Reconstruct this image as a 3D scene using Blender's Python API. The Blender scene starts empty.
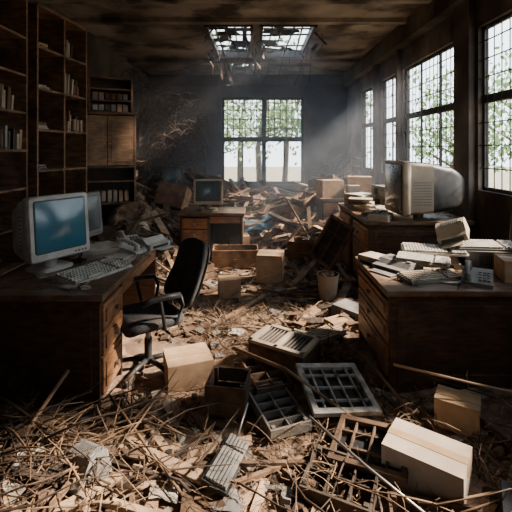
import bpy, math, random
from mathutils import Matrix, Vector, Euler, noise
random.seed(7)
R=random.random
def U(a,b): return a+(b-a)*R()
scene=bpy.context.scene

# ---------------------------------------------------------------- materials
def mat(name,c1,c2,scale=6,rough=.7,bump=.3,metal=0,stretch=(1,1,1),detail=6,lo=.35,hi=.65,emit=0,dirt=None,spec=.3,bdist=.01):
    m=bpy.data.materials.new(name); m.use_nodes=True
    nt=m.node_tree; N=nt.nodes; L=nt.links
    b=N['Principled BSDF']
    tc=N.new('ShaderNodeTexCoord'); mp=N.new('ShaderNodeMapping'); mp.inputs['Scale'].default_value=stretch
    L.new(tc.outputs['Object'],mp.inputs['Vector'])
    nz=N.new('ShaderNodeTexNoise'); nz.inputs['Scale'].default_value=scale; nz.inputs['Detail'].default_value=detail
    L.new(mp.outputs[0],nz.inputs['Vector'])
    cr=N.new('ShaderNodeValToRGB'); cr.color_ramp.elements[0].position=lo; cr.color_ramp.elements[1].position=hi
    cr.color_ramp.elements[0].color=(*c1,1); cr.color_ramp.elements[1].color=(*c2,1)
    L.new(nz.outputs['Fac'],cr.inputs[0])
    out=cr.outputs[0]
    if dirt:
        n2=N.new('ShaderNodeTexNoise'); n2.inputs['Scale'].default_value=dirt[1]; n2.inputs['Detail'].default_value=8
        L.new(tc.outputs['Object'],n2.inputs['Vector'])
        r2=N.new('ShaderNodeValToRGB'); r2.color_ramp.elements[0].position=dirt[2]; r2.color_ramp.elements[1].position=dirt[3]
        L.new(n2.outputs['Fac'],r2.inputs[0])
        mx=N.new('ShaderNodeMixRGB'); L.new(r2.outputs[0],mx.inputs[0]); L.new(out,mx.inputs[1]); mx.inputs[2].default_value=(*dirt[0],1)
        out=mx.outputs[0]
    L.new(out,b.inputs['Base Color'])
    b.inputs['Roughness'].default_value=rough; b.inputs['Metallic'].default_value=metal
    b.inputs['Specular IOR Level'].default_value=spec
    if bump:
        bp=N.new('ShaderNodeBump'); bp.inputs['Strength'].default_value=bump; bp.inputs['Distance'].default_value=bdist
        L.new(nz.outputs['Fac'],bp.inputs['Height']); L.new(bp.outputs[0],b.inputs['Normal'])
    if emit:
        L.new(out,b.inputs['Emission Color']); b.inputs['Emission Strength'].default_value=emit
    return m
M={}
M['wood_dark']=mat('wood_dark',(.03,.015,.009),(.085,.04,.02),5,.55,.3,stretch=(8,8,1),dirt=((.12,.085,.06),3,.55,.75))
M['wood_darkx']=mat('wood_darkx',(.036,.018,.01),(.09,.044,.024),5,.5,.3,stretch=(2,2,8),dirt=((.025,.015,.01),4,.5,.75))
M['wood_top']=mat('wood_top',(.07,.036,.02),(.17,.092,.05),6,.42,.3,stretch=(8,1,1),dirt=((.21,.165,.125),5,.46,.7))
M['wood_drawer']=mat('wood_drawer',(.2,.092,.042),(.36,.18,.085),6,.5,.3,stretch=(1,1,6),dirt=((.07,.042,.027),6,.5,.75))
M['wood_tan']=mat('wood_tan',(.2,.115,.062),(.34,.21,.12),6,.7,.3,stretch=(1,1,6),dirt=((.08,.05,.03),5,.45,.75))
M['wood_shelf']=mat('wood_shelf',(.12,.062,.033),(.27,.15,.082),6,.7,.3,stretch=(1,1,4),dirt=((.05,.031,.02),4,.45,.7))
M['wood_a']=mat('wood_a',(.13,.076,.042),(.28,.178,.104),9,.8,.4)
M['wood_b']=mat('wood_b',(.055,.033,.021),(.14,.086,.052),9,.8,.4)
M['wood_c']=mat('wood_c',(.25,.163,.097),(.46,.32,.205),9,.8,.4)
M['wood_d']=mat('wood_d',(.022,.016,.012),(.07,.049,.035),9,.85,.4)
M['straw']=mat('straw',(.12,.07,.037),(.36,.235,.13),20,.8,0)
M['twig']=mat('twig',(.035,.023,.016),(.11,.071,.046),9,.85,0)
M['card']=mat('card',(.33,.21,.12),(.45,.295,.18),8,.85,.1,dirt=((.13,.085,.055),5,.5,.8))
M['card_light']=mat('card_light',(.36,.285,.215),(.5,.415,.33),8,.85,.1,dirt=((.16,.115,.08),4,.45,.75))
M['tape']=mat('tape',(.3,.2,.11),(.4,.26,.14),8,.4,0)
M['plastic']=mat('plastic',(.46,.435,.385),(.62,.59,.535),5,.5,.05,dirt=((.2,.16,.115),7,.5,.8))
M['beige']=mat('beige',(.31,.25,.175),(.43,.35,.255),5,.55,.05,dirt=((.12,.085,.055),6,.5,.8))
M['grey']=mat('grey',(.12,.115,.108),(.22,.21,.197),6,.6,.1,dirt=((.14,.11,.08),7,.5,.8))
M['black']=mat('black',(.012,.012,.013),(.035,.034,.033),6,.5,.1,dirt=((.08,.062,.045),7,.55,.85))
M['fabric']=mat('fabric',(.02,.021,.023),(.045,.045,.047),60,.85,.2,dirt=((.09,.07,.055),5,.52,.85))
M['metal']=mat('metal',(.2,.19,.18),(.4,.38,.36),8,.4,.1,metal=.8)
M['rust']=mat('rust',(.05,.029,.018),(.13,.08,.048),12,.7,.2,metal=.3)
M['iron']=mat('iron',(.02,.02,.02),(.05,.045,.04),10,.7,.1)
M['keys']=mat('keys',(.5,.47,.41),(.66,.63,.56),9,.5,0,dirt=((.2,.16,.12),12,.5,.8))
M['screen']=mat('screen',(.01,.045,.07),(.03,.10,.13),2.5,.15,0,emit=.3,spec=.6,lo=.3,hi=.8)  # teal tone and faint emission stand in for light reflected in the glass
M['screen_dark']=mat('screen_dark',(.03,.045,.05),(.08,.1,.105),3,.2,0,spec=.6)
M['paper']=mat('paper',(.4,.35,.285),(.6,.54,.46),7,.9,.05,dirt=((.18,.135,.095),6,.42,.7))
M['plaster']=mat('plaster',(.14,.12,.1),(.32,.28,.24),11,.9,.3)
M['white_paint']=mat('white_paint',(.32,.305,.28),(.5,.48,.445),14,.7,.2,dirt=((.12,.088,.06),10,.48,.68))
M['wall']=mat('wall_plaster',(.062,.05,.04),(.2,.162,.13),1.6,.95,.5,detail=12,dirt=((.03,.022,.017),.9,.45,.62),bdist=.03)
M['ceil']=mat('ceiling_plaster',(.15,.118,.094),(.38,.31,.25),1.3,.95,.5,detail=12,dirt=((.05,.037,.029),1.6,.46,.62),bdist=.03)
M['floor']=mat('floor_dirt',(.09,.054,.034),(.26,.17,.107),4,.95,.8,detail=12,bdist=.03)
M['rubble']=mat('rubble',(.05,.03,.02),(.33,.215,.14),7,.95,1,detail=14,bdist=.05)
M['green']=mat('book_green',(.02,.2,.11),(.04,.27,.16),5,.6,0)
M['red']=mat('book_red',(.16,.04,.03),(.22,.07,.05),5,.6,0)
M['blue']=mat('blue_cloth',(.05,.12,.17),(.12,.23,.3),5,.8,.3)
M['leaf']=mat('leaf',(.12,.22,.08),(.34,.44,.22),1.5,.8,0)
M['bark']=mat('bark',(.05,.04,.03),(.14,.11,.08),8,.9,.5)
M['grass']=mat('grass',(.14,.13,.09),(.25,.23,.16),2,.95,.3)

# ---------------------------------------------------------------- mesh builder
class B:
    def __init__(s,name): s.name=name; s.v=[]; s.f=[]; s.m=[]; s.mats=[]; s.T=Matrix.Identity(4); s.smooth=[]
    def mi(s,k):
        if k not in s.mats: s.mats.append(k)
        return s.mats.index(k)
    def add(s,vs,fs,k,smooth=False):
        o=len(s.v); s.v+= [tuple(s.T@Vector(p)) for p in vs]
        i=s.mi(k)
        for f in fs: s.f.append([o+a for a in f]); s.m.append(i); s.smooth.append(smooth)
    def box(s,c,d,k,rot=None,jit=0):
        x,y,z=[a/2 for a in d]
        vs=[Vector((a*x,b*y,e*z)) for e in(-1,1) for b in(-1,1) for a in(-1,1)]
        if jit: vs=[p+Vector((U(-jit,jit)*d[0],U(-jit,jit)*d[1],U(-jit,jit)*d[2])) for p in vs]
        if rot is not None:
            m=rot if isinstance(rot,Matrix) else Euler(rot).to_matrix()
            vs=[m@p for p in vs]
        c=Vector(c); vs=[p+c for p in vs]
        s.add(vs,[(0,2,3,1),(4,5,7,6),(0,1,5,4),(2,6,7,3),(0,4,6,2),(1,3,7,5)],k)
    def bx(s,x0,x1,y0,y1,z0,z1,k): s.box(((x0+x1)/2,(y0+y1)/2,(z0+z1)/2),(abs(x1-x0),abs(y1-y0),abs(z1-z0)),k)
    def cyl(s,p,q,r,k,r2=None,n=12,cap=True):
        p=Vector(p);q=Vector(q); r2=r if r2 is None else r2
        d=(q-p).normalized(); a=d.orthogonal().normalized(); b=d.cross(a)
        vs=[];fs=[]
        for i in range(n):
            t=2*math.pi*i/n; o=a*math.cos(t)+b*math.sin(t); vs+=[p+o*r,q+o*r2]
        for i in range(n):
            j=(i+1)%n; fs.append((2*i,2*j,2*j+1,2*i+1))
        s.add(vs,fs,k,True)
        if cap: s.add([vs[2*i] for i in range(n)],[tuple(range(n))[::-1]],k); s.add([vs[2*i+1] for i in range(n)],[tuple(range(n))],k)
    def tube(s,pts,r,k,n=6,r2=None):
        pts=[Vector(p) for p in pts]; vs=[];fs=[]; L=len(pts)
        for i,p in enumerate(pts):
            d=(pts[min(i+1,L-1)]-pts[max(i-1,0)])
            if d.length<1e-6: d=Vector((0,0,1))
            d.normalize(); ref=Vector((.31,.17,.93)); a=d.cross(ref)
            if a.length<.05: a=d.cross(Vector((1,0,0)))
            a.normalize(); b=d.cross(a)
            rr=r if r2 is None else r+(r2-r)*i/(L-1)
            for j in range(n):
                t=2*math.pi*j/n; vs.append(p+(a*math.cos(t)+b*math.sin(t))*rr)
        for i in range(L-1):
            for j in range(n):
                k2=(j+1)%n; fs.append((i*n+j,i*n+k2,(i+1)*n+k2,(i+1)*n+j))
        fs.append(tuple(range(n))[::-1]); fs.append(tuple((L-1)*n+j for j in range(n)))
        s.add(vs,fs,k,n>4)
    def loft(s,rings,k,fn=None,n=5,capk=None):
        vs=[];fs=[];c=0
        for (y,w,h,r,cz) in rings:
            pts=[]
            for (sx,sz,a0) in((1,1,0),(-1,1,90),(-1,-1,180),(1,-1,270)):
                for i in range(n):
                    t=math.radians(a0+90*i/(n-1)); pts.append((sx*(w/2-r)+r*math.cos(t),y,cz+sz*(h/2-r)+r*math.sin(t)))
            c=len(pts); vs+=pts
        if fn: vs=[fn(*p) for p in vs]
        for i in range(len(rings)-1):
            for j in range(c):
                q=(j+1)%c; fs.append((i*c+j,(i+1)*c+j,(i+1)*c+q,i*c+q))
        s.add(vs,fs,k,True)
        s.add(vs[:c],[tuple(range(c))],capk or k); s.add(vs[-c:],[tuple(range(c))[::-1]],k)
    def done(s,loc=(0,0,0),rz=0,rot=None,bevel=0,scale=None):
        me=bpy.data.meshes.new(s.name); me.from_pydata([tuple(v) for v in s.v],[],s.f); 
        for k in s.mats: me.materials.append(M[k])
        me.polygons.foreach_set('material_index',s.m); me.polygons.foreach_set('use_smooth',s.smooth); me.update()
        o=bpy.data.objects.new(s.name,me); scene.collection.objects.link(o)
        o.location=loc; o.rotation_euler=rot if rot else (0,0,math.radians(rz))
        if scale: o.scale=(scale,)*3
        if bevel:
            b=o.modifiers.new('bevel','BEVEL'); b.width=bevel; b.segments=2; b.limit_method='ANGLE'; b.angle_limit=math.radians(50)
        return o

# ---------------------------------------------------------------- room
XL,XR,YB,YF,H=-2.9,2.5,11.0,-1.6,3.75
b=B('floor'); b.bx(XL-.2,XR+.2,YF-.2,YB+.2,-.12,0,'floor'); b.done()
wx0,wx1,wz0,wz1=-.95,1.32,.76,3.16
b=B('wall_back'); t=.22
b.bx(XL-.2,wx0,YB,YB+t,0,H,'wall'); b.bx(wx1,XR+.2,YB,YB+t,0,H,'wall'); b.bx(wx0,wx1,YB,YB+t,0,wz0,'wall'); b.bx(wx0,wx1,YB,YB+t,wz1,H,'wall'); b.done()
b=B('wall_left'); b.bx(XL-t,XL,YF,YB,0,H,'wall'); b.done()
fx0,fx1,fz0,fz1=-.2,.7,1.1,2.2  # opening behind the camera, added to let sky light fill the foreground
b=B('wall_front'); b.bx(XL-.2,fx0,YF-t,YF,0,H,'wall'); b.bx(fx1,XR+.2,YF-t,YF,0,H,'wall'); b.bx(fx0,fx1,YF-t,YF,0,fz0,'wall'); b.bx(fx0,fx1,YF-t,YF,fz1,H,'wall'); b.done()
b=B('window_7'); y=YF-.15  # unseen frame for the added fill-light opening
for k in range(3): xx=fx0+.03+(fx1-fx0-.06)*k/2; b.bx(xx-.03,xx+.03,y,y+.06,fz0,fz1,'iron')
for zz in (fz0+.03,1.6,fz1-.03): b.bx(fx0,fx1,y,y+.06,zz-.03,zz+.03,'iron')
b.done()
wins=[(1.6,2.6),(3.05,4.5),(4.93,6.82),(6.98,8.0),(8.35,9.5)]  # first entry is an unseen window, added to light the foreground and near desk
SZ,TZ=1.25,3.08
tr=.12
b=B('wall_right')
b.bx(XR,XR+tr,YF,YB,0,SZ,'wall'); b.bx(XR,XR+tr,YF,YB,TZ,H,'wall')
ys=[YF]+[v for w in wins for v in w]+[YB]
for i in range(0,len(ys),2): b.bx(XR,XR+tr,ys[i],ys[i+1],SZ,TZ,'wall')
b.done()
for i,(a,c) in enumerate([(4.55,4.9),(6.85,6.95),(8.05,8.3)]):
    b=B('pilaster'); b.bx(XR-.08,XR-.001,a,c,0,H-.32,'wall'); b.done()
b=B('trim_1'); b.bx(XR-.16,XR,YF,YB,H-.32,H,'wall'); b.done()
b=B('trim_2'); b.bx(XL,XR-.16,YB-.14,YB,H-.28,H,'wall'); b.done()
for i,(y0,y1) in enumerate(wins):
    b=B('window_%d'%(i+2)); x=XR+.05
    f=.04
    b.bx(x,x+.04,y0,y0+f,SZ,TZ,'iron'); b.bx(x,x+.04,y1-f,y1,SZ,TZ,'iron'); b.bx(x,x+.04,y0,y1,SZ,SZ+f,'iron'); b.bx(x,x+.04,y0,y1,TZ-f,TZ,'iron')
    b.bx(x-.01,x+.05,y0,y1,2.22,2.31,'iron')
    nb=max(2,round((y1-y0)/.6))
    for j in range(1,nb): yy=y0+(y1-y0)*j/nb; b.bx(x,x+.025,yy-.015,yy+.015,SZ,TZ,'iron')
    n=round((y1-y0)/(.13 if i<3 else .22))
    for j in range(1,n): yy=y0+(y1-y0)*j/n; b.bx(x-.03,x-.022,yy-.005,yy+.005,SZ+.02,TZ-.02,'iron')
    for zz in [1.5,1.75,2.0,2.5,2.7,2.9]: b.bx(x-.035,x-.025,y0,y1,zz-.006,zz+.006,'iron')
    b.done()
b=B('window_1'); y=YB+.08; f=.07
b.bx(wx0,wx0+f,y,y+.08,wz0,wz1,'iron'); b.bx(wx1-f,wx1,y,y+.08,wz0,wz1,'iron'); b.bx(wx0,wx1,y,y+.08,wz0,wz0+f,'iron'); b.bx(wx0,wx1,y,y+.08,wz1-f,wz1,'iron')
b.bx(wx0,wx1,y-.01,y+.09,1.93,2.06,'iron'); xm=.22; b.bx(xm-.06,xm+.06,y-.01,y+.09,wz0,wz1,'iron')
for j in range(1,14):
    xx=wx0+(wx1-wx0)*j/14; b.bx(xx-.012,xx+.012,y-.03,y-.01,2.06,wz1,'iron')
for zz in (2.3,2.55,2.8,3.0): b.bx(wx0,wx1,y-.035,y-.015,zz-.012,zz+.012,'iron')
for xx in (-.37,.78): b.bx(xx-.02,xx+.02,y,y+.05,wz0,1.95,'iron')
b.done()
holes=[(-.85,-.05,6.5,8.75),(.07,1.0,6.5,8.75),(-.68,0,9.2,10.5)]
b=B('ceiling')
xs=sorted(set([XL-.2,XR+.2]+[h[0] for h in holes]+[h[1] for h in holes])); yy=sorted(set([YF-.2,YB+.2]+[h[2] for h in holes]+[h[3] for h in holes]))
for i in range(len(xs)-1):
    for j in range(len(yy)-1):
        cx=(xs[i]+xs[i+1])/2; cy=(yy[j]+yy[j+1])/2
        if any(h[0]<cx<h[1] and h[2]<cy<h[3] for h in holes): continue
        b.bx(xs[i],xs[i+1],yy[j],yy[j+1],H,H+.12,'ceil')
b.done()
for k,(a,c,d,e) in enumerate(holes):
    b=B('skylight'); z=H+.02
    for (p,q,r,s) in((a,a+.05,d,e),(c-.05,c,d,e),(a,c,d,d+.05),(a,c,e-.05,e)): b.bx(p,q,r,s,z-.06,z+.09,'iron')
    for j in range(1,5): xx=a+(c-a)*j/5; L=(e-d)*(1 if j!=2 else .55); b.box((xx,d+L/2,z+.015),(.026,L,.03),'iron',(0,0,U(-.04,.04)))
    for j in range(1,6): yv=d+(e-d)*j/6; L=(c-a)*(1 if j!=3 else .5); b.box((a+L/2,yv,z+.015),(L,.026,.03),'iron',(0,0,U(-.1,.1)))
    for j in range(12):
        b.box((U(a+.1,c-.1),U(d+.2,e-.2),z+.045),(U(.1,.32),U(.15,.45),.01),'wood_d',(U(-.15,.15),U(-.15,.15),U(0,3)),.25)
    for j in range(12):
        x0=random.choice([a,c])+U(-.15,.15); y0=U(d,e); L=U(.15,.5); b.box((x0,y0,H-L*.3),(L,U(.02,.08),.012),random.choice(['wood_d','wood_b','ceil']),(U(-.4,.4),U(.5,1.4)*random.choice([-1,1]),U(0,3)),.15)
    b.done()
for i,yv in enumerate([2.6,4.0,5.3,6.2,9.0]):
    b=B('ceiling_beam'); b.bx(XL,XR-.16,yv,yv+.12,H-.07,H,'ceil'); b.done()

# ---------------------------------------------------------------- outside
b=B('ground'); b.bx(-40,40,-20,50,-.5,-.4,'grass'); b.done()
def tree(x,y,h,seed):
    random.seed(seed)
    b=B('tree'); top=(x+U(-.5,.5),y,h)
    b.tube([(x,y,-.4),(x+U(-.2,.2),y,h*.3),(x+U(-.3,.3),y,h*.6),top],.16,'bark',8,.04)
    for i in range(14):
        z0=U(.2,.9)*h; a=U(0,6.28); L=U(.8,1.8)
        p=(x,y,z0); q=(x+L*math.cos(a),y+L*math.sin(a),z0+U(.3,.9)); b.tube([p,q],.05,'bark',5,.015)
        for j in range(70):
            c=Vector(q)+Vector((random.gauss(0,.5),random.gauss(0,.5),random.gauss(0,.4)))
            rot=Euler((U(0,6),U(0,6),U(0,6))).to_matrix(); s=U(.07,.15)
            b.add([c+rot@Vector(v) for v in((-s,0,0),(0,-s*.5,0),(s,0,0),(0,s*.5,0))],[(0,1,2,3)],'leaf')
    b.done()
for i,(x,y,h) in enumerate([(-2,16,5.5),(0.2,17.5,6),(2.3,16.5,5.5),(-.8,20,6),(1.4,20,6.5),(4,19,6),(9,13,4.5),(8.5,9.5,4.2),(9,17,4.6),(10,6.5,4.4),(7.5,15,4)]): tree(x,y,h,100+i)
random.seed(11)

# ---------------------------------------------------------------- furniture factories
def desk(name,W,D,Hh,loc,rz,ped=.46,rows=3,both=False):
    b=B(name); t=.04
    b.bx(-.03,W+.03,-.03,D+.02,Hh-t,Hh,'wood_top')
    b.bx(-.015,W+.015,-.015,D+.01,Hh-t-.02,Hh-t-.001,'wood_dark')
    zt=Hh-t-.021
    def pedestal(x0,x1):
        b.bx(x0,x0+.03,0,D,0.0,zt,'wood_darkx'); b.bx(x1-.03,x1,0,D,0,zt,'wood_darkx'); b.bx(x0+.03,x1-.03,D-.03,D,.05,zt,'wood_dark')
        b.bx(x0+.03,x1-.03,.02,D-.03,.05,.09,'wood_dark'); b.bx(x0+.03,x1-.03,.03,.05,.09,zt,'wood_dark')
        n=rows; z=.1; tot=zt-.02-z
        hs=[.42,.29,.29] if n==3 else ([.7,.3] if n==2 else [1/n]*n)
        for k,hh in enumerate(hs):
            dh=tot*hh
            b.bx(x0+.035,x1-.035,-.012,.03,z+.008,z+dh-.008,'wood_drawer')
            m=.035
            b.bx(x0+.035+m,x1-.035-m,-.022,-.01,z+.008+m,z+dh-.008-m,'wood_drawer')
            xc=(x0+x1)/2; zc=z+dh/2
            b.cyl((xc,-.022,zc),(xc,-.05,zc),.012,'metal',.02,10)
            z+=dh
        for xs_,sg in((x0,-1),(x1,1)):
            for (ya,yb,za,zb) in((.05,.1,.08,zt-.05),(D-.1,D-.05,.08,zt-.05),(.1,D-.1,.08,.14),(.1,D-.1,zt-.11,zt-.05)):
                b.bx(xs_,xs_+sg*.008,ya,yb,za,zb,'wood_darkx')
    pedestal(0,ped)
    if both: pedestal(W-ped,W)
    elif ped<W-.1:
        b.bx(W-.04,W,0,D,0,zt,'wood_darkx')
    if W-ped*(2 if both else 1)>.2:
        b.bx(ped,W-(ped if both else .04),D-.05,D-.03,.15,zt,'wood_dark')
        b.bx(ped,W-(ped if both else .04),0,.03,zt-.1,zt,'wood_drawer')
    return b.done(loc,rz,bevel=.004)
desk('desk',1.44,.85,.78,(-1.0,2.56,0),90,ped=.44)
desk('desk',.84,1.35,.73,(.93,3.62,0),-90,ped=.84)
desk('desk',1.5,1.13,.92,(1.24,5.9,0),-90,ped=.72,rows=2,both=True)
desk('desk',.95,.6,.75,(-1.15,6.05,0),0,ped=.45,rows=3)
desk('desk',1.1,.75,.85,(1.15,7.0,0),0,ped=.5,both=True)

def monitor(name,w,h,d,loc,rz,body='plastic',back='plastic',scr='screen',tilt=-5,rot=None,shell=None):
    b=B(name); sh=.10
    b.T=Matrix.Translation((0,0,sh+h/2))@Matrix.Rotation(math.radians(tilt),4,'X')
    r=.03; e=.045
    b.loft([(0,w-.02,h-.02,r*.8,0),(.012,w,h,r,0),(.07,w,h,r,0),(.09,w-.03,h-.03,r,0)],body,capk=body)
    b.loft([(-.004,w-2*e+.012,h-2*e+.0,.02,.012),(.006,w-2*e+.012,h-2*e,.02,.012)],'black')
    sw,shh=w-2*e-.008,h-2*e-.02; n=10; vs=[];fs=[]
    for i in range(n+1):
        for j in range(n+1):
            u=i/n*2-1;v=j/n*2-1; vs.append((u*sw/2,-.006-.012*(1-u*u)*(1-v*v),v*shh/2+.012))
    for i in range(n):
        for j in range(n): a=i*(n+1)+j; fs.append((a,a+n+1,a+n+2,a+1))
    b.add(vs,fs,scr,True)
    for k in range(4): b.cyl((w/2-.05-.03*k,.0,-h/2+.028),(w/2-.05-.03*k,-.008,-h/2+.028),.007,'grey',n=8)
    b.loft([(.085,w-.04,h-.04,.03,0),(d*.45,w*.93,h*.9,.04,-.005)],shell or back)
    b.loft([(d*.445,w*.92,h*.89,.04,-.005),(d*.5,w*.9,h*.88,.05,-.01),(d*.75,w*.84,h*.82,.08,-.015),(d*.9,w*.7,h*.68,.09,-.02),(d*.98,w*.54,h*.52,.08,-.02),(d,w*.42,h*.4,.05,-.02)],back)
    for k in range(9):
        b.bx(-w*.3,w*.3,.12+k*.014,.127+k*.014,h/2-.022,h/2-.016,'black')
        for sg in(-1,1): b.bx(sg*(w/2-.03),sg*(w/2-.017),.12,d*.42,-h*.3+k*.03,-h*.3+k*.03+.008,'grey')
    b.T=Matrix.Identity(4)
    yc=d*.38
    b.cyl((0,yc,.02),(0,yc,sh+.03),.05,body,.07,16)
    b.loft([(0,.30,.26,.08,0),(.015,.30,.26,.08,0),(.025,.24,.2,.07,0)],body,fn=lambda x,y,z:(x,yc+z,y),n=6)
    return b.done(loc,rz,bevel=0,rot=rot)
monitor('computer_monitor',.50,.48,.38,(-1.49,3.06,.78),60)
monitor('computer_monitor',.44,.42,.38,(-1.58,3.74,.78),74,body='grey',back='grey',scr='screen_dark')
monitor('computer_monitor',.46,.40,.38,(-.74,6.2,.75),8,body='beige',back='beige',scr='screen_dark')
monitor('computer_monitor',.42,.38,.36,(-1.55,7.4,.92),15,body='black',back='black',scr='screen_dark')
monitor('computer_monitor',.58,.60,.76,(1.58,4.6,.88),-88,body='beige',back='black',scr='screen_dark',shell='beige',tilt=0)

def keyboard(loc,rz,w=.48,d=.19,rot=None,body='plastic',kk='keys'):
    b=B('keyboard')
    vs=[(-w/2,-d/2,0),(w/2,-d/2,0),(w/2,d/2,0),(-w/2,d/2,0),(-w/2,-d/2,.016),(w/2,-d/2,.016),(w/2,d/2,.04),(-w/2,d/2,.04)]
    b.add(vs,[(0,3,2,1),(4,5,6,7),(0,1,5,4),(2,3,7,6),(0,4,7,3),(1,2,6,5)],body)
    b.box((0,0,.029),(w-.02,d-.02,.006),'grey',(.125,0,0))
    for r in range(6):
        y=-d/2+.02+r*(d-.035)/5.4
        z=.016+.024*(y+d/2)/d
        n=20
        for c in range(n):
            if c in(14,): continue
            if r==0 and 4<=c<=9:
                if c==4: b.box((-w/2+.02+(6.5)*(w-.04)/(n-1),y,z+.01),(.14,.02,.014),kk)
                continue
            b.box((-w/2+.02+c*(w-.04)/(n-1),y,z+.01),(.018,.02*d/.2,.014),kk,(.13,0,0))
    b.done(loc,rz,rot=rot,bevel=.0015)
keyboard((-1.2,2.98,.78),62,w=.52,d=.24)

def telephone(loc,rz,body='plastic'):
    b=B('telephone'); w,d=.2,.22
    vs=[(-w/2,-d/2,0),(w/2,-d/2,0),(w/2,d/2,0),(-w/2,d/2,0),(-w/2,-d/2,.025),(w/2,-d/2,.025),(w/2,d/2,.08),(-w/2,d/2,.08)]
    b.add(vs,[(0,3,2,1),(4,5,6,7),(0,1,5,4),(2,3,7,6),(0,4,7,3),(1,2,6,5)],body)
    for i in range(4):
        for j in range(3):
            y=-.07+i*.035; b.box((.02+j*.027,y,.03+.25*(y+.11)+.004),(.018,.02,.012),'grey',(.25,0,0))
    pts=[(-.06,-.1,.075),(-.06,-.05,.1),(-.06,.03,.12),(-.06,.09,.12)]
    b.tube(pts,.017,body,8)
    b.cyl((-.06,-.09,.04),(-.06,-.09,.085),.028,body,.025,12); b.cyl((-.06,.08,.07),(-.06,.08,.13),.028,body,.025,12)
    b.tube([(-.1+.02*math.sin(i*1.9),-.1-.012*i,.012+.008*math.cos(i*1.9)) for i in range(14)],.004,'grey',5)
    b.done(loc,rz,bevel=.003)
telephone((-1.12,3.6,.78),75)
telephone((-1.22,3.85,.78),30)
telephone((1.62,2.93,.73),-30,'grey')

def paper_stack(loc,n,w=.22,d=.3,spread=.02,name='paper_stack',k='paper'):
    b=B(name); z=0
    for i in range(n):
        t=U(.006,.03); b.box((U(-spread,spread),U(-spread,spread),z+t/2),(w*U(.85,1),d*U(.85,1),t-.001),R()<.75 and k or 'card_light',(0,0,U(-.25,.25))); z+=t
    b.done(loc,U(0,360)); return z
paper_stack((-1.35,3.4,.78),7); paper_stack((-1.12,3.3,.78),4,.16,.2)
paper_stack((1.4,4.75,.92),3); paper_stack((1.4,5.2,.92),7,spread=.05)
paper_stack((1.03,3.48,.73),4,.18,.24,.02,k='card_light')

def printer(loc,rz,w=.42,d=.34,h=.18,body='plastic',name='printer',rot=None):
    b=B(name)
    prof=[(-d/2,0),(-d/2,h*.45),(-d/2+.05,h*.55),(-d/2+.1,h*.95),(-d/2+.14,h),(d/2-.02,h),(d/2,h*.85),(d/2,0)]
    n=len(prof); vs=[(-w/2,y,z) for y,z in prof]+[(w/2,y,z) for y,z in prof]
    fs=[tuple(range(n)),tuple(range(2*n-1,n-1,-1))]+[(i,i+n,(i+1)%n+n,(i+1)%n) for i in range(n)]
    b.add(vs,fs,body)
    b.bx(-w*.38,w*.38,-d/2-.004,-d/2+.01,h*.12,h*.36,'black'); b.bx(-w*.35,w*.35,-d/2-.1,-d/2+.01,h*.1,h*.14,body)
    for i in range(9): b.bx(-w*.3+i*w*.07,-w*.3+i*w*.07+w*.03,0,d*.35,h,h+.004,'black')
    b.bx(w*.3,w*.44,-d/2+.11,-d/2+.14,h*.96,h+.006,'grey')
    b.done(loc,rz,bevel=.006,rot=rot)
def pc_case(loc,rz,w=.42,d=.4,h=.14,k='beige',rot=None):
    b=B('computer_case')
    b.bx(-w/2,w/2,-d/2+.012,d/2,0,h,k); b.bx(-w/2-.004,w/2+.004,-d/2-.01,-d/2+.012,-.0,h+.004,k)
    b.bx(w*.08,w*.42,-d/2-.014,-d/2-.008,h*.55,h*.85,'grey'); b.bx(w*.12,w*.38,-d/2-.018,-d/2-.012,h*.66,h*.72,'black')
    b.bx(w*.08,w*.42,-d/2-.014,-d/2-.008,h*.15,h*.45,'grey'); b.cyl((-w*.38,-d/2-.008,h*.5),(-w*.38,-d/2-.02,h*.5),.012,'grey')
    for i in range(8): b.bx(-w*.28+i*.014,-w*.28+i*.014+.006,-d/2-.013,-d/2-.008,h*.2,h*.8,'black')
    for i in range(6):
        for s in(-1,1): b.bx(s*(w/2),s*(w/2+.002),-.1+i*.03,-.085+i*.03,h*.3,h*.7,'black')
    b.done(loc,rz,bevel=.003,rot=rot)
printer((-.98,3.8,.78),60,.26,.2,.1,'plastic')
printer((-.86,2.0,.04),0,.19,.2,.14,'grey',rot=(.12,-.15,-.6))
printer((1.15,3.25,.73),-55,.30,.26,.08,'grey')
printer((1.48,3.42,.73),-12,.42,.3,.10,'beige')
keyboard((1.5,3.38,.835),-14,w=.5,d=.2)
pc_case((1.98,3.42,.73),-10,.46,.36,.14,'grey')
keyboard((1.93,3.36,.875),-6,w=.5,d=.2,body='grey')
keyboard((1.3,2.99,.73),14,w=.44,d=.18,body='grey',kk='beige')
keyboard((1.33,3.2,.80),-30,w=.4,d=.16,body='beige',kk='keys')
printer((1.72,3.46,.94),0,.24,.22,.13,'beige',rot=(.25,-.35,-.6))
pc_case((1.9,5.5,.92),-70,.44,.42,.14,'beige'); pc_case((1.88,5.5,1.065),-80,.42,.4,.14,'grey'); 
pc_case((1.5,5.65,.92),-60,.34,.34,.16,'plastic')
pc_case((1.5,2.3,.03),0,.3,.3,.12,'rust',rot=(.1,-.12,.4))
pc_case((1.2,1.72,.03),0,.26,.26,.1,'black',rot=(.05,.1,-.5))
pc_case((.95,4.0,.02),0,.3,.3,.12,'grey',rot=(.1,.1,.9))
keyboard((-.15,2.1,.04),0,w=.36,d=.14,rot=(.1,.05,1.25),body='black',kk='grey')
keyboard((1.6,5.2,.925),-60)
keyboard((.62,3.55,.05),0,w=.42,d=.17,rot=(.1,.05,.7),body='grey',kk='beige')

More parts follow.
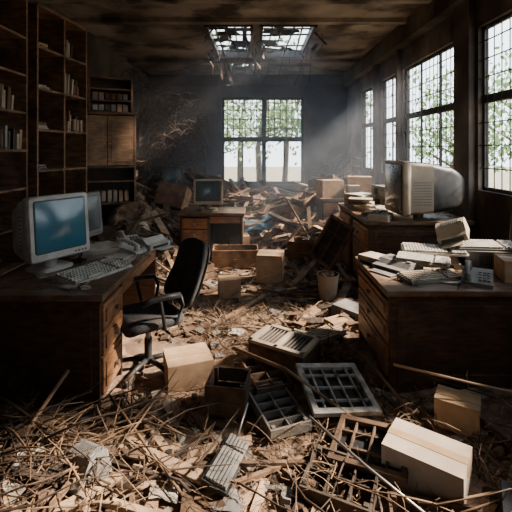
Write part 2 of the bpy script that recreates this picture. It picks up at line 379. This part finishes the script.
def carton(loc,rz,w,d,h,k='card',name='cardboard_box',rot=None):
    b=B(name); t=.006
    b.bx(-w/2,w/2,-d/2,-d/2+t,0,h,k); b.bx(-w/2,w/2,d/2-t,d/2,0,h,k); b.bx(-w/2,-w/2+t,-d/2+t,d/2-t,0,h,k); b.bx(w/2-t,w/2,-d/2+t,d/2-t,0,h,k)
    b.bx(-w/2+t,w/2-t,-d/2+t,d/2-t,0,t,k)
    b.box((0,-d/4-.0005,h+.003),(w,d/2-.003,.006),k,(U(0,.03),0,0)); b.box((0,d/4+.0005,h+.003),(w,d/2-.003,.006),k,(U(-.03,0),0,0))
    b.bx(-w/2-.001,w/2+.001,-.025,.025,h+.007,h+.009,'tape'); b.bx(-w/2-.002,-w/2,-.025,.025,h*.7,h+.008,'tape'); b.bx(w/2,w/2+.002,-.025,.025,h*.7,h+.008,'tape')
    return b.done(loc,rz,rot=rot)
carton((-.5,2.93,0.02),20,.32,.28,.18)
carton((-.31,4.62,0.02),12,.24,.2,.2,'card')
carton((.19,5.2,0.02),-8,.33,.32,.34)
carton((-.93,5.6,0.02),5,.42,.34,.24)
carton((.87,2.04,0.0),-36,.38,.25,.19,'card_light')
carton((1.22,2.42,.04),-32,.24,.17,.16,'card')
carton((-.28,6.5,.02),10,.32,.3,.3)
carton((1.35,7.3,.85),10,.4,.35,.3,'card'); carton((1.9,7.35,.85),-12,.42,.36,.36,'card'); carton((1.72,7.1,.85),3,.2,.2,.22,'card_light')
carton((.35,8.0,.3),20,.5,.4,.32); carton((.9,8.3,.4),-10,.55,.4,.3,'card_light')
carton((2.0,2.98,.735),-14,.34,.24,.15,'card')
carton((-.5,7.4,.15),-15,.5,.3,.28,'card')
carton((.75,3.75,.02),30,.18,.14,.09,'card')

def crate(loc,rz,w,d,h,k='wood_a',name='wooden_crate',div=0,rot=None,slats=2,dk='wood_b'):
    b=B(name); t=.014
    sh=h/slats
    for i in range(slats):
        z0=i*sh+.004; z1=(i+1)*sh-.006
        b.bx(-w/2,w/2,-d/2,-d/2+t,z0,z1,k); b.bx(-w/2,w/2,d/2-t,d/2,z0,z1,k)
        b.bx(-w/2,-w/2+t,-d/2+t,d/2-t,z0,z1,k); b.bx(w/2-t,w/2,-d/2+t,d/2-t,z0,z1,k)
    for sx in(-1,1):
        for sy in(-1,1): b.box((sx*(w/2-t-.012),sy*(d/2-t-.012),h/2),(.024,.024,h),k)
    b.bx(-w/2+t,w/2-t,-d/2+t,d/2-t,0,.01,'wood_d')
    if div:
        for i in range(1,div): x=-w/2+w*i/div; b.bx(x-.005,x+.005,-d/2+t,d/2-t,.01,h*.8,dk)
        b.bx(-w/2+t,w/2-t,-.005,.005,.01,h*.78,dk)
    return b.done(loc,rz,rot=rot,bevel=.002)
crate((-.18,2.62,.02),-8,.26,.24,.2,'wood_b')
crate((-.3,5.85,.02),3,.66,.36,.26,'wood_a')
crate((.13,2.52,.04),-70,.44,.26,.07,'grey','drawer_tray',5,slats=1,dk='grey')
crate((.07,2.86,.06),-72,.4,.26,.07,'wood_b','drawer_tray',4,slats=1)
crate((.42,1.98,.0),-25,.34,.3,.1,'wood_d','drawer_tray',div=3,slats=1,dk='wood_d')
crate((.8,1.72,.0),-12,.42,.3,.08,'wood_b','drawer_tray',3,slats=1)
crate((-.75,5.25,.02),35,.3,.3,.2,'wood_b')
crate((.75,5.8,.1),-20,.5,.35,.3,'wood_b')
crate((-2.0,5.4,.3),20,.5,.4,.35,'wood_b')

b=B('radiator_box'); w,d,h=.46,.32,.2
b.bx(-w/2,w/2,-d/2,d/2,0,h,'rust')
for (x0,x1,y0,y1) in((-w/2,w/2,-d/2,-d/2+.03),(-w/2,w/2,d/2-.03,d/2),(-w/2,-w/2+.03,-d/2,d/2),(w/2-.03,w/2,-d/2,d/2),(-.012,.012,-d/2,d/2)): b.bx(x0-.005,x1+.005,y0-.005,y1+.005,h,h+.025,'beige')
for i in range(13): b.box((-w/2+.05+i*.03,0,h+.01),(.006,d-.06,.022),'grey',(0,.5,0))
b.bx(-w/2+.03,w/2-.03,-d/2-.006,-d/2,.03,h-.03,'wood_b')
b.done((.22,3.08,.03),-32,bevel=.003)

def sash(name,loc,rot,w,h,nx,ny,k='white_paint',f=.045):
    b=B(name); t=.03
    b.bx(-w/2,w/2,-h/2,-h/2+f,0,t,k); b.bx(-w/2,w/2,h/2-f,h/2,0,t,k); b.bx(-w/2,-w/2+f,-h/2+f,h/2-f,0,t,k); b.bx(w/2-f,w/2,-h/2+f,h/2-f,0,t,k)
    for i in range(1,nx): x=-w/2+w*i/nx; b.bx(x-.006,x+.006,-h/2+f,h/2-f,.005,t-.004,k)
    for i in range(1,ny): y=-h/2+h*i/ny; b.bx(-w/2+f,w/2-f,y-.006,y+.006,.007,t-.006,k)
    b.bx(-w/2+f,w/2-f,-h/2+f,h/2-f,.0,.004,'black')
    b.done(loc,rot=rot,bevel=.002)
sash('window_sash',(.52,2.62,.13),(.2,.1,.2),.44,.42,5,4,f=.04)
sash('window_sash',(.62,2.15,.1),(.2,-.1,-.5),.4,.3,4,3,'wood_b',.03)
sash('window_sash',(.95,5.0,.55),(1.1,.2,-1.2),.5,.6,2,3,'wood_b')

b=B('waste_bin')
b.cyl((0,0,0),(0,0,.3),.09,'beige',.12,24,cap=False); b.cyl((0,0,0.005),(0,0,.3),.084,'rust',.114,24,cap=False); b.cyl((0,0,0),(0,0,.01),.09,'beige',.09,24)
b.tube([(.12*math.cos(i*math.pi/12),.12*math.sin(i*math.pi/12),.3) for i in range(25)],.006,'beige',6)
for i in range(4): b.box((U(-.03,.03),U(-.03,.03),.2+.03*i),(.09,.08,.04),'card',(U(0,1),U(0,1),U(0,3)),.25)
b.done((.8,4.45,.02))

# office chair (faces local -Y)
b=B('office_chair')
seatz=.47
def seatfn(x,y,z):
    return (x,z,seatz+y-.02*(1-(x/.25)**2)*(1-(z/.25)**2)+ (-.03*max(0,(-z-.15)/.1)))
b.loft([(-.05,.42,.40,.08,0),(-.035,.49,.47,.09,0),(.0,.51,.49,.1,0),(.025,.49,.47,.1,0),(.04,.42,.40,.1,0)],'fabric',fn=seatfn,n=7)
def slab(w,h,t,fn,k,nx=14,nz=16):
    vs=[];fs=[]
    def half(u,v): 
        e=min(1,max(0,1-(abs(u)**5+abs(v)**5))); return t/2*(e**.4)
    for sgn in(-1,1):
        for i in range(nx+1):
            for j in range(nz+1):
                u=i/nx*2-1; v=j/nz*2-1
                sc=1/max(1e-6,(abs(u)**4+abs(v)**4)**.25)*max(abs(u),abs(v)) if (u or v) else 1
                x=u*sc*w/2; z=v*sc*h/2
                vs.append(fn(x,sgn*half(u*sc,v*sc),z))
    o=(nx+1)*(nz+1)
    for i in range(nx):
        for j in range(nz):
            a=i*(nz+1)+j; q=(a,a+nz+1,a+nz+2,a+1); fs.append(q); fs.append(tuple(o+e for e in q[::-1]))
    for i in range(nx):
        a=i*(nz+1); c=a+nz+1; fs.append((a,o+a,o+c,c)); a+=nz; c+=nz; fs.append((a,c,o+c,o+a))
    for j in range(nz):
        a=j; c=j+1; fs.append((a,c,o+c,o+a)); a+=nx*(nz+1); c+=nx*(nz+1); fs.append((a,o+a,o+c,c))
    b.add(vs,fs,k,True)
slab(.54,.52,.09,lambda x,y,z:(x*(1-.12*(z/.3)),.27+y+.40*(z+.28)-.6*x*x-.25*z*z,.78+z),'fabric')
slab(.48,.44,.03,lambda x,y,z:(x*(1-.12*(z/.3)),.325+y+.40*(z+.28)-.6*x*x-.25*z*z,.78+z),'black')
b.tube([(0,.1,.41),(0,.27,.41),(0,.34,.46),(0,.42,.68)],.022,'black',8)
for s in(-1,1):
    b.tube([(s*.2,.05,.43),(s*.28,.04,.44),(s*.29,.02,.55),(s*.29,.0,.66),(s*.29,-.02,.68)],.015,'black',8)
    b.tube([(s*.29,.16,.69),(s*.29,.05,.695),(s*.29,-.08,.69),(s*.29,-.14,.67)],.024,'black',8)
    b.tube([(s*.29,.16,.69),(s*.28,.19,.6),(s*.25,.15,.46),(s*.2,.1,.43)],.015,'black',8)
b.bx(-.12,.12,-.12,.12,.39,.425,'black')
b.cyl((0,0,.2),(0,0,.4),.022,'metal'); b.cyl((0,0,.08),(0,0,.28),.032,'black')
b.cyl((0,0,.075),(0,0,.12),.05,'black',.04)
for i in range(5):
    a=i*math.tau/5+.3; e=(.28*math.cos(a),.28*math.sin(a),.07)
    b.tube([(0,0,.1),(.15*math.cos(a),.15*math.sin(a),.095),e],.024,'black',6,.016)
    t=Vector((-math.sin(a),math.cos(a),0))
    for s in(-1,1): c=Vector((e[0],e[1],.03))+t*s*.018; b.cyl(c-t*.009,c+t*.009,.028,'black',n=14)
    b.cyl((e[0],e[1],.03),(e[0],e[1],.08),.008,'metal',n=8)
b.done((-.83,3.08,0),-56,scale=.92)

def bookcase(name,W,D,Hh,loc,rz,cols,rows,k='wood_b'):
    b=B(name); t=.03
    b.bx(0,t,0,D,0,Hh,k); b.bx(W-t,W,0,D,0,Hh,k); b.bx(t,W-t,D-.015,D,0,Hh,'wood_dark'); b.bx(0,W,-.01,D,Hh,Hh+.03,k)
    for c in range(1,cols): x=W*c/cols; b.bx(x-t/2,x+t/2,0,D-.015,0,Hh,k)
    for r in range(rows): z=.06+(Hh-.06)*r/rows; b.bx(t,W-t,.003,D-.015,z,z+.025,k)
    b.bx(t,W-t,.02,.035,0,.06,k)
    o=b.done(loc,rz,bevel=.003)
    b=B('books')
    for r in range(rows):
        z=.06+(Hh-.06)*r/rows+.025
        for c in range(cols):
            x=W*c/cols+.04; xe=W*(c+1)/cols-.04
            if R()<.1: continue
            lim=x+(xe-x)*U(.35,1)
            if R()<.5:
                zz=z
                for q in range(random.randint(2,8)):
                    th=U(.01,.04); b.box((x+.16,.05+.12,zz+th/2),(U(.16,.26),U(.15,.2),th-.002),random.choice(['paper','card','grey','wood_b','card_light','wood_b']),(0,0,U(-.3,.3))); zz+=th
                continue
            while x<lim:
                th=U(.015,.05); hh=U(.12,.26); kk=random.choice(['card','card','grey','red','card_light','wood_b','beige','black','wood_b','wood_b'])
                if R()<.05: kk='green'
                tl=U(-.04,.12); b.box((x+th/2+hh*.5*tl,.04+.08,z+hh/2+.003),(th-.002,U(.14,.18),hh),kk,(0,tl,0)); x+=th+(.03 if R()<.2 else 0)
    # debris spilling off the shelves
    for i in range(60):
        r=random.randrange(rows); z=.06+(Hh-.06)*r/rows+.03; x=U(.05,W-.05); a=U(-1.2,1.2); L=U(.06,.25)
        b.tube([(x,.1,z),(x+L*.4*math.sin(a),.02,z+U(-.0,.03)),(x+L*.8*math.sin(a),-.05,z-U(.0,.12))],.003,random.choice(['straw','twig','wood_a']),4)
    b.done(loc,rz)
bookcase('bookcase',1.35,.38,3.3,(-2.48,3.0,0),90,2,8,'wood_shelf')
bookcase('bookcase',1.0,.36,3.3,(-2.42,4.42,0),82,2,7,'wood_shelf')

b=B('storage_cabinet'); W,D,Hh=.85,.42,2.25
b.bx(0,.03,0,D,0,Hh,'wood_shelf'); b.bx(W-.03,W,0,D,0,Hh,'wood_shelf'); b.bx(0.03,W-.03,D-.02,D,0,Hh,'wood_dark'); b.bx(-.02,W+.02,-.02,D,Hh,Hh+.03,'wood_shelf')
for z in(.05,.45,.85,1.2,1.42): b.bx(.03,W-.03,0,D-.02,z,z+.025,'wood_shelf')
for s in(0,1):
    x0=.035+s*(W/2-.03); x1=x0+W/2-.045
    b.bx(x0,x1,-.02,0,1.46,Hh-.02,'wood_tan'); b.bx(x0+.05,x1-.05,-.028,-.02,1.52,Hh-.08,'wood_tan')
    xk=x1-.03 if s==0 else x0+.03; b.cyl((xk,-.02,1.8),(xk,-.05,1.8),.012,'metal')
for i in range(8): b.box((.12+.085*i,.15,.875+.1),(.06,.2,U(.15,.22)),random.choice(['card','wood_b','beige']))
b.done((-2.68,6.0,0),25,bevel=.004)
b=B('shelf_unit'); W=.66; 
b.bx(0,.03,0,.34,0,.56,'wood_shelf'); b.bx(W-.03,W,0,.34,0,.56,'wood_shelf'); b.bx(.03,W-.03,.32,.34,0,.56,'wood_dark')
for z in(0,.18,.36,.535): b.bx(.03,W-.03,0,.32,z,z+.022,'wood_shelf')
for i in range(6): b.box((.1+.09*i,.12,.022+.06),(.07,.16,U(.08,.13)),random.choice(['card','grey','paper','wood_b'])); b.box((.1+.09*i,.12,.20+.06),(.07,.16,U(.08,.13)),random.choice(['card','grey','beige','wood_b']))
b.done((-2.56,6.1,2.28),25,bevel=.003)
bookcase('bookcase',.9,.32,1.45,(-2.5,7.6,0),80,2,4,'wood_shelf')

monitor('computer_monitor',.42,.42,.36,(2.12,3.15,.90),-150,body='black',back='black',scr='screen_dark')
b=B('desk_calculator')
b.loft([(0,.24,.3,.02,0),(.05,.24,.3,.02,0),(.07,.22,.26,.02,0)],'beige',fn=lambda x,y,z:(x,z,y))
for i in range(4):
    for j in range(5): b.box((-.07+i*.045,-.1+j*.035,.077),(.03,.024,.016),'grey')
b.bx(-.08,.08,.08,.12,.07,.078,'black'); b.done((1.4,4.5,.92),rot=(.0,0,-.5),bevel=.002)

# ---------------------------------------------------------------- rubble terrain
mounds=[(-1.6,8.0,.85,.65),(-2.3,7.0,.7,.6),(-.3,9.0,.28,.8),(1.0,8.3,.35,.7),(1.9,7.6,.7,.6),(-.9,9.9,.4,.8),(.9,9.9,.3,.9),(2.1,9.4,.7,.6),(-2.2,9.6,1.0,.7),(-2.1,5.3,.45,.5),(.95,6.4,.38,.4),(-1.75,6.2,.5,.4),(1.75,2.2,.12,.4),(-1.3,2.1,.12,.4),(.2,7.5,.2,.5),(-2.2,3.2,.3,.4),(.85,5.2,.2,.3),(2.0,6.4,.5,.4)]
def hgt(x,y):
    z=0
    for a,c,h,s in mounds: z+=h*math.exp(-((x-a)**2+(y-c)**2)/(2*s*s))
    z=min(z,1.1)
    z+=.035*noise.noise(Vector((x*2.2,y*2.2,0)))+.02*noise.noise(Vector((x*7,y*7,3)))+z*.25*noise.noise(Vector((x*3,y*3,9)))
    return z+.005
b=B('rubble_mound'); nx,ny=110,190; vs=[];fs=[]
for i in range(nx+1):
    for j in range(ny+1):
        x=XL+.01+(XR-XL-.02)*i/nx; y=1.0+(YB-1.01)*j/ny; vs.append((x,y,hgt(x,y)))
for i in range(nx):
    for j in range(ny): a=i*(ny+1)+j; fs.append((a,a+ny+1,a+ny+2,a+1))
b.add(vs,fs,'rubble',True); b.done()

excl=[(-1.9,-.95,2.5,4.05),(.88,2.35,2.72,3.7),(1.18,2.45,4.35,5.95),(-1.2,-.15,6.0,6.7),(1.1,2.3,6.95,7.8),(-2.9,-2.4,3,5.7),(-.72,-.3,2.75,3.12),(-1.1,-.45,2.8,3.5),(.65,1.1,1.85,2.25),(-.5,-.15,4.5,4.75),(0,.4,5,5.4),(-.03,.47,2.85,3.3),(-2.9,-1.8,5.9,6.8),(.3,.8,2.4,2.9),(1.08,1.36,2.3,2.56),(-.05,.3,2.35,3.0),(-.32,-.04,2.48,2.75)]
def ok(x,y,m=0): return not any(a-m<x<c+m and d-m<y<e+m for a,c,d,e in excl)
def aisle(x,y): return abs(x-(-.15+.05*(y-3)))<.42 and 2.8<y<6.8
def scatter(name,n,Lr,Wr,Tr,mats,yr,tilt=.25,zo=.0,seed=1,m=.1,keep=1,xr=None):
    random.seed(seed); b=B(name); c=0; xr=xr or (XL+.25,XR-.25)
    while c<n:
        x=U(*xr); y=U(*yr)
        if not ok(x,y,m): continue
        if aisle(x,y) and R()>keep: continue
        h=hgt(x,y); L=U(*Lr)*(1 if h<.3 else 1.15); w=U(*Wr); t=U(*Tr); a=U(0,math.pi)
        dx,dy=math.cos(a)*L/2,math.sin(a)*L/2
        if not(XL+.05<x-abs(dx) and x+abs(dx)<XR-.05 and y+abs(dy)<YB-.15): continue
        if not (ok(x+dx,y+dy) and ok(x-dx,y-dy) and ok(x+dx/2,y+dy/2) and ok(x-dx/2,y-dy/2)): continue
        z1=hgt(x+dx,y+dy); z0=hgt(x-dx,y-dy)
        pitch=-math.atan2(z1-z0,L)+U(-tilt,tilt)*(.4 if h<.2 else 1.2)
        z=max((z0+z1)/2,h-.05)+t/2+zo+abs(math.sin(pitch+math.atan2(z1-z0,L)))*L*.35
        rot=Matrix.Rotation(a,3,'Z')@Matrix.Rotation(pitch,3,'Y')@Matrix.Rotation(U(-.3,.3),3,'X')
        b.box((x,y,z),(L,w,t),random.choice(mats),rot,.06); c+=1
    b.done()
scatter('broken_planks',450,(.35,1.1),(.04,.14),(.012,.03),['wood_a','wood_b','wood_c','wood_b','wood_d'],(5.8,10.6),.3,0,21)
scatter('broken_planks',190,(.25,.85),(.02,.07),(.01,.022),['wood_a','wood_b','wood_c','wood_d','wood_b','wood_d'],(1.6,5.9),.25,0.01,22,keep=.2)
scatter('broken_planks',45,(.3,.7),(.03,.1),(.012,.025),['wood_a','wood_b','wood_d'],(3.8,6.8),.6,0.03,27,m=.02,xr=(.4,1.2))
scatter('wood_splinters',1700,(.06,.3),(.008,.03),(.006,.014),['wood_a','wood_b','grey','wood_d','wood_d','straw'],(1.5,7.5),.3,0,23,.02,keep=.6)
scatter('rubble_chunks',1100,(.02,.09),(.02,.07),(.015,.05),['plaster','wood_b','rubble','wood_d','plaster','grey'],(1.5,9),.5,-.01,24,.0,keep=.8)
random.seed(55)
for i,(x,y,wv,dv,hv) in enumerate([(-1.5,7.0,.5,.4,.4),(-1.0,8.3,.6,.4,.4),(1.5,8.6,.6,.4,.4),(-.1,8.6,.6,.3,.3),(.6,7.3,.45,.35,.3),(.95,7.7,.4,.3,.3)]):
    crate((x,y,hgt(x,y)),0,wv,dv,hv,random.choice(['wood_a','wood_b','wood_shelf']),'wooden_crate',2,rot=(U(-.4,.4),U(-.3,.3),U(0,3)))
random.seed(5)
b=B('scattered_papers'); c=0
while c<120:
    x=U(-2.3,2.2); y=U(1.7,8.5)
    if not ok(x,y,.1): continue
    w,d=U(.08,.18),U(.1,.23); a=U(0,6.28); n=3; vs=[];fs=[]; ph=U(0,6); 
    for i in range(n+1):
        for j in range(n+1):
            u=(i/n-.5)*w; v=(j/n-.5)*d; X=x+u*math.cos(a)-v*math.sin(a); Y=y+u*math.sin(a)+v*math.cos(a)
            vs.append((X,Y,hgt(X,Y)+.025+.015*math.sin(ph+i*1.3+j)))
    for i in range(n):
        for j in range(n): q=i*(n+1)+j; fs.append((q,q+n+1,q+n+2,q+1))
    b.add(vs,fs,random.choice(['paper','card','wood_d','wood_a','wood_b','grey']),True); c+=1
b.done()
b=B('straw_litter'); random.seed(9)
cl=[(U(-2.1,2.0),U(1.7,7.5)) for _ in range(70)]+[(U(-1,1.3),U(1.7,4.5)) for _ in range(25)]
for i in range(9500):
    cx,cy=random.choice(cl); x=random.gauss(cx,.22); y=random.gauss(cy,.25)
    if not(-2.3<x<2.1 and 1.2<y<9) : continue
    if not ok(x,y): continue
    a=U(0,6.28); L=U(.05,.26); w=U(.0012,.003); ca=U(-2,2); pts=[]; X,Y=x,y; z=hgt(x,y)+abs(random.gauss(.012,.03)); dz=U(-.02,.05)
    for s in range(4):
        pts.append((X,Y,max(z,hgt(X,Y)+.004))); X+=math.cos(a)*L/3; Y+=math.sin(a)*L/3; z+=dz-.02*s; a+=ca*.3
    nx_,ny_=-math.sin(a)*w,math.cos(a)*w; vs=[]
    for p in pts: vs+=[(p[0]-nx_,p[1]-ny_,p[2]),(p[0]+nx_,p[1]+ny_,p[2]+.001)]
    b.add(vs,[(0,1,3,2),(2,3,5,4),(4,5,7,6)],'straw' if R()<.55 else 'wood_b')
b.done()
def pole(name,pts,r,k,n=8): 
    b=B(name); b.tube(pts,r,k,n,r*.8); b.done()
pole('wooden_pole',[(-.17,2.95,.24),(.2,2.7,.22),(.7,2.28,.06)],.014,'wood_a')
pole('wooden_pole',[(.86,2.5,.36),(1.3,2.4,.3),(1.75,2.3,.25)],.008,'wood_c')
pole('wooden_pole',[(.72,2.75,.3),(1.0,2.4,.05)],.012,'wood_b')
pole('metal_pipe',[(.3,2.25,.2),(.55,2.0,.12),(.75,1.75,.1)],.008,'metal')
pole('metal_pipe',[(-.12,2.25,.04),(-.05,2.45,.15)],.008,'metal')
pole('wooden_pole',[(-1.5,2.3,.3),(-.9,2.1,.1)],.01,'wood_b'); pole('wooden_pole',[(-1.15,2.45,.35),(-1.3,1.9,.06)],.012,'wood_a')
pole('wooden_pole',[(-.9,2.45,.2),(-.35,1.9,.06)],.009,'wood_a'); pole('wooden_pole',[(.5,6.6,.9),(.9,6.0,.2)],.018,'wood_b')
random.seed(31)
b=B('branch_heap')
for i in range(480):
    side=random.choice([0,0,1,2])
    if side==0: x,y=U(-2.0,-.6),U(1.65,2.45)
    elif side==1: x,y=U(.5,1.8),U(1.6,2.6)
    else: x,y=U(-.7,1.0),U(1.6,4.2)
    if not ok(x,y,.05): continue
    a=U(0,6.28); L=U(.2,.8); z=hgt(x,y)+U(.01,.1); pts=[]
    X,Y=x,y
    for s in range(5):
        pts.append((X,Y,max(z,hgt(X,Y)+.006))); X+=math.cos(a)*L/4; Y+=math.sin(a)*L/4; a+=U(-.25,.25); z+=U(-.02,.05)
        if not ok(X,Y) or X>2.35: break
    if len(pts)>2: b.tube(pts,U(.003,.009),random.choice(['twig','wood_a','wood_b','twig','wood_d']),5,.002)
b.done()
b=B('dry_vines')
for i in range(320):
    x=U(-2.75,-1.3); y=U(7.2,10.7); z=U(1.4,3.6)-(x+2.75)*.6; a=U(0,6.28); pts=[]; dz=U(0,.12)
    for s in range(8):
        pts.append((min(max(x,XL+.05),-1.02),min(max(y,6),YB-.2),max(min(z,H-.12),.3))); x+=math.cos(a)*.13; y+=math.sin(a)*.13; z+=dz; dz-=U(.02,.09); a+=U(-.5,.5)
    b.tube(pts,U(.004,.013),random.choice(['twig','wood_d','wood_b','twig']),4,.003)
b.done()
b=B('dry_vines')
for i in range(40):
    x=U(1.5,2.3); y=U(8.5,10.7); z=U(.8,1.5); a=U(0,6.28); pts=[]; dz=U(0,.14)
    for s in range(8):
        pts.append((min(max(x,1.4),XR-.15),min(y,YB-.2),max(z,.3))); x+=math.cos(a)*.12; y+=math.sin(a)*.12; z+=dz; dz-=U(.02,.09); a+=U(-.5,.5)
    b.tube(pts,U(.004,.01),random.choice(['twig','wood_b']),4,.003)
b.done()
b=B('desk_litter'); random.seed(77)
for (x0,x1,y0,y1,z,n) in((-1.8,-1.05,2.6,3.95,.785,12),(.95,2.2,2.85,3.55,.735,4),(1.3,2.3,4.45,5.8,.925,12)):
    for i in range(90):
        x,y=U(x0,x1),U(y0,y1); a=U(0,6.28); L=U(.03,.15)
        b.tube([(x,y,z+.004),(x+L*.5*math.cos(a),y+L*.5*math.sin(a),z+U(.005,.02)),(x+L*math.cos(a+.4),y+L*math.sin(a+.4),z+.004)],.002,random.choice(['straw','wood_b','wood_a']),4)
    for i in range(n):
        b.box((U(x0,x1),U(y0,y1),z+.003),(U(.05,.16),U(.05,.16),.003),random.choice(['paper','card_light','card']),(0,0,U(0,3)))
b.done()
b=B('tarpaulin'); n=14; vs=[];fs=[]
for i in range(n+1):
    for j in range(n+1):
        x=-.2+.5*i/n; y=7.0+.4*j/n; vs.append((x,y,hgt(x,y)+.12+.06*noise.noise(Vector((x*6,y*6,1)))))
for i in range(n):
    for j in range(n): q=i*(n+1)+j; fs.append((q,q+n+1,q+n+2,q+1))
b.add(vs,fs,'blue',True); b.done()
b=B('hanging_wires')
for i in range(24):
    x=U(-.9,1.2); y=U(6.4,9.6); L=U(.15,.7)
    b.tube([(x,y,H-.01),(x+U(-.05,.05),y,H-L*.5),(x+U(-.15,.15),y,H-L)],.006,'iron',5)
b.done()
# dusty air in the far half of the room
m=bpy.data.materials.new('dusty_air'); m.use_nodes=True; nt=m.node_tree
nt.nodes.remove(nt.nodes['Principled BSDF']); vv=nt.nodes.new('ShaderNodeVolumeScatter'); vv.inputs['Color'].default_value=(.8,.88,1,1); vv.inputs['Density'].default_value=.055; vv.inputs['Anisotropy'].default_value=.6
nt.links.new(vv.outputs[0],nt.nodes['Material Output'].inputs['Volume']); M['dusty_air']=m
b=B('dusty_air'); b.bx(XL+.02,XR-.17,5.5,YB-.15,.02,H-.12,'dusty_air'); b.done()

# ---------------------------------------------------------------- light
w=bpy.data.worlds.new('sky'); scene.world=w; w.use_nodes=True
bg=w.node_tree.nodes['Background']; bg.inputs[0].default_value=(.82,.91,1,1); bg.inputs[1].default_value=5.2
sd=bpy.data.lights.new('sun','SUN'); sd.energy=32; sd.angle=math.radians(5); sd.color=(1,.84,.68)
so=bpy.data.objects.new('sun',sd); scene.collection.objects.link(so); so.location=(8,8,8)
so.rotation_euler=Vector((-1,-.1,-.76)).to_track_quat('-Z','Y').to_euler()
# ---------------------------------------------------------------- camera
cd=bpy.data.cameras.new('camera'); cd.sensor_width=36; cd.lens=400/512*36; cd.shift_y=-106/512; cd.clip_start=.05
co=bpy.data.objects.new('camera',cd); scene.collection.objects.link(co); co.location=(0,0,1.7); co.rotation_euler=(math.pi/2,0,0)
scene.camera=co
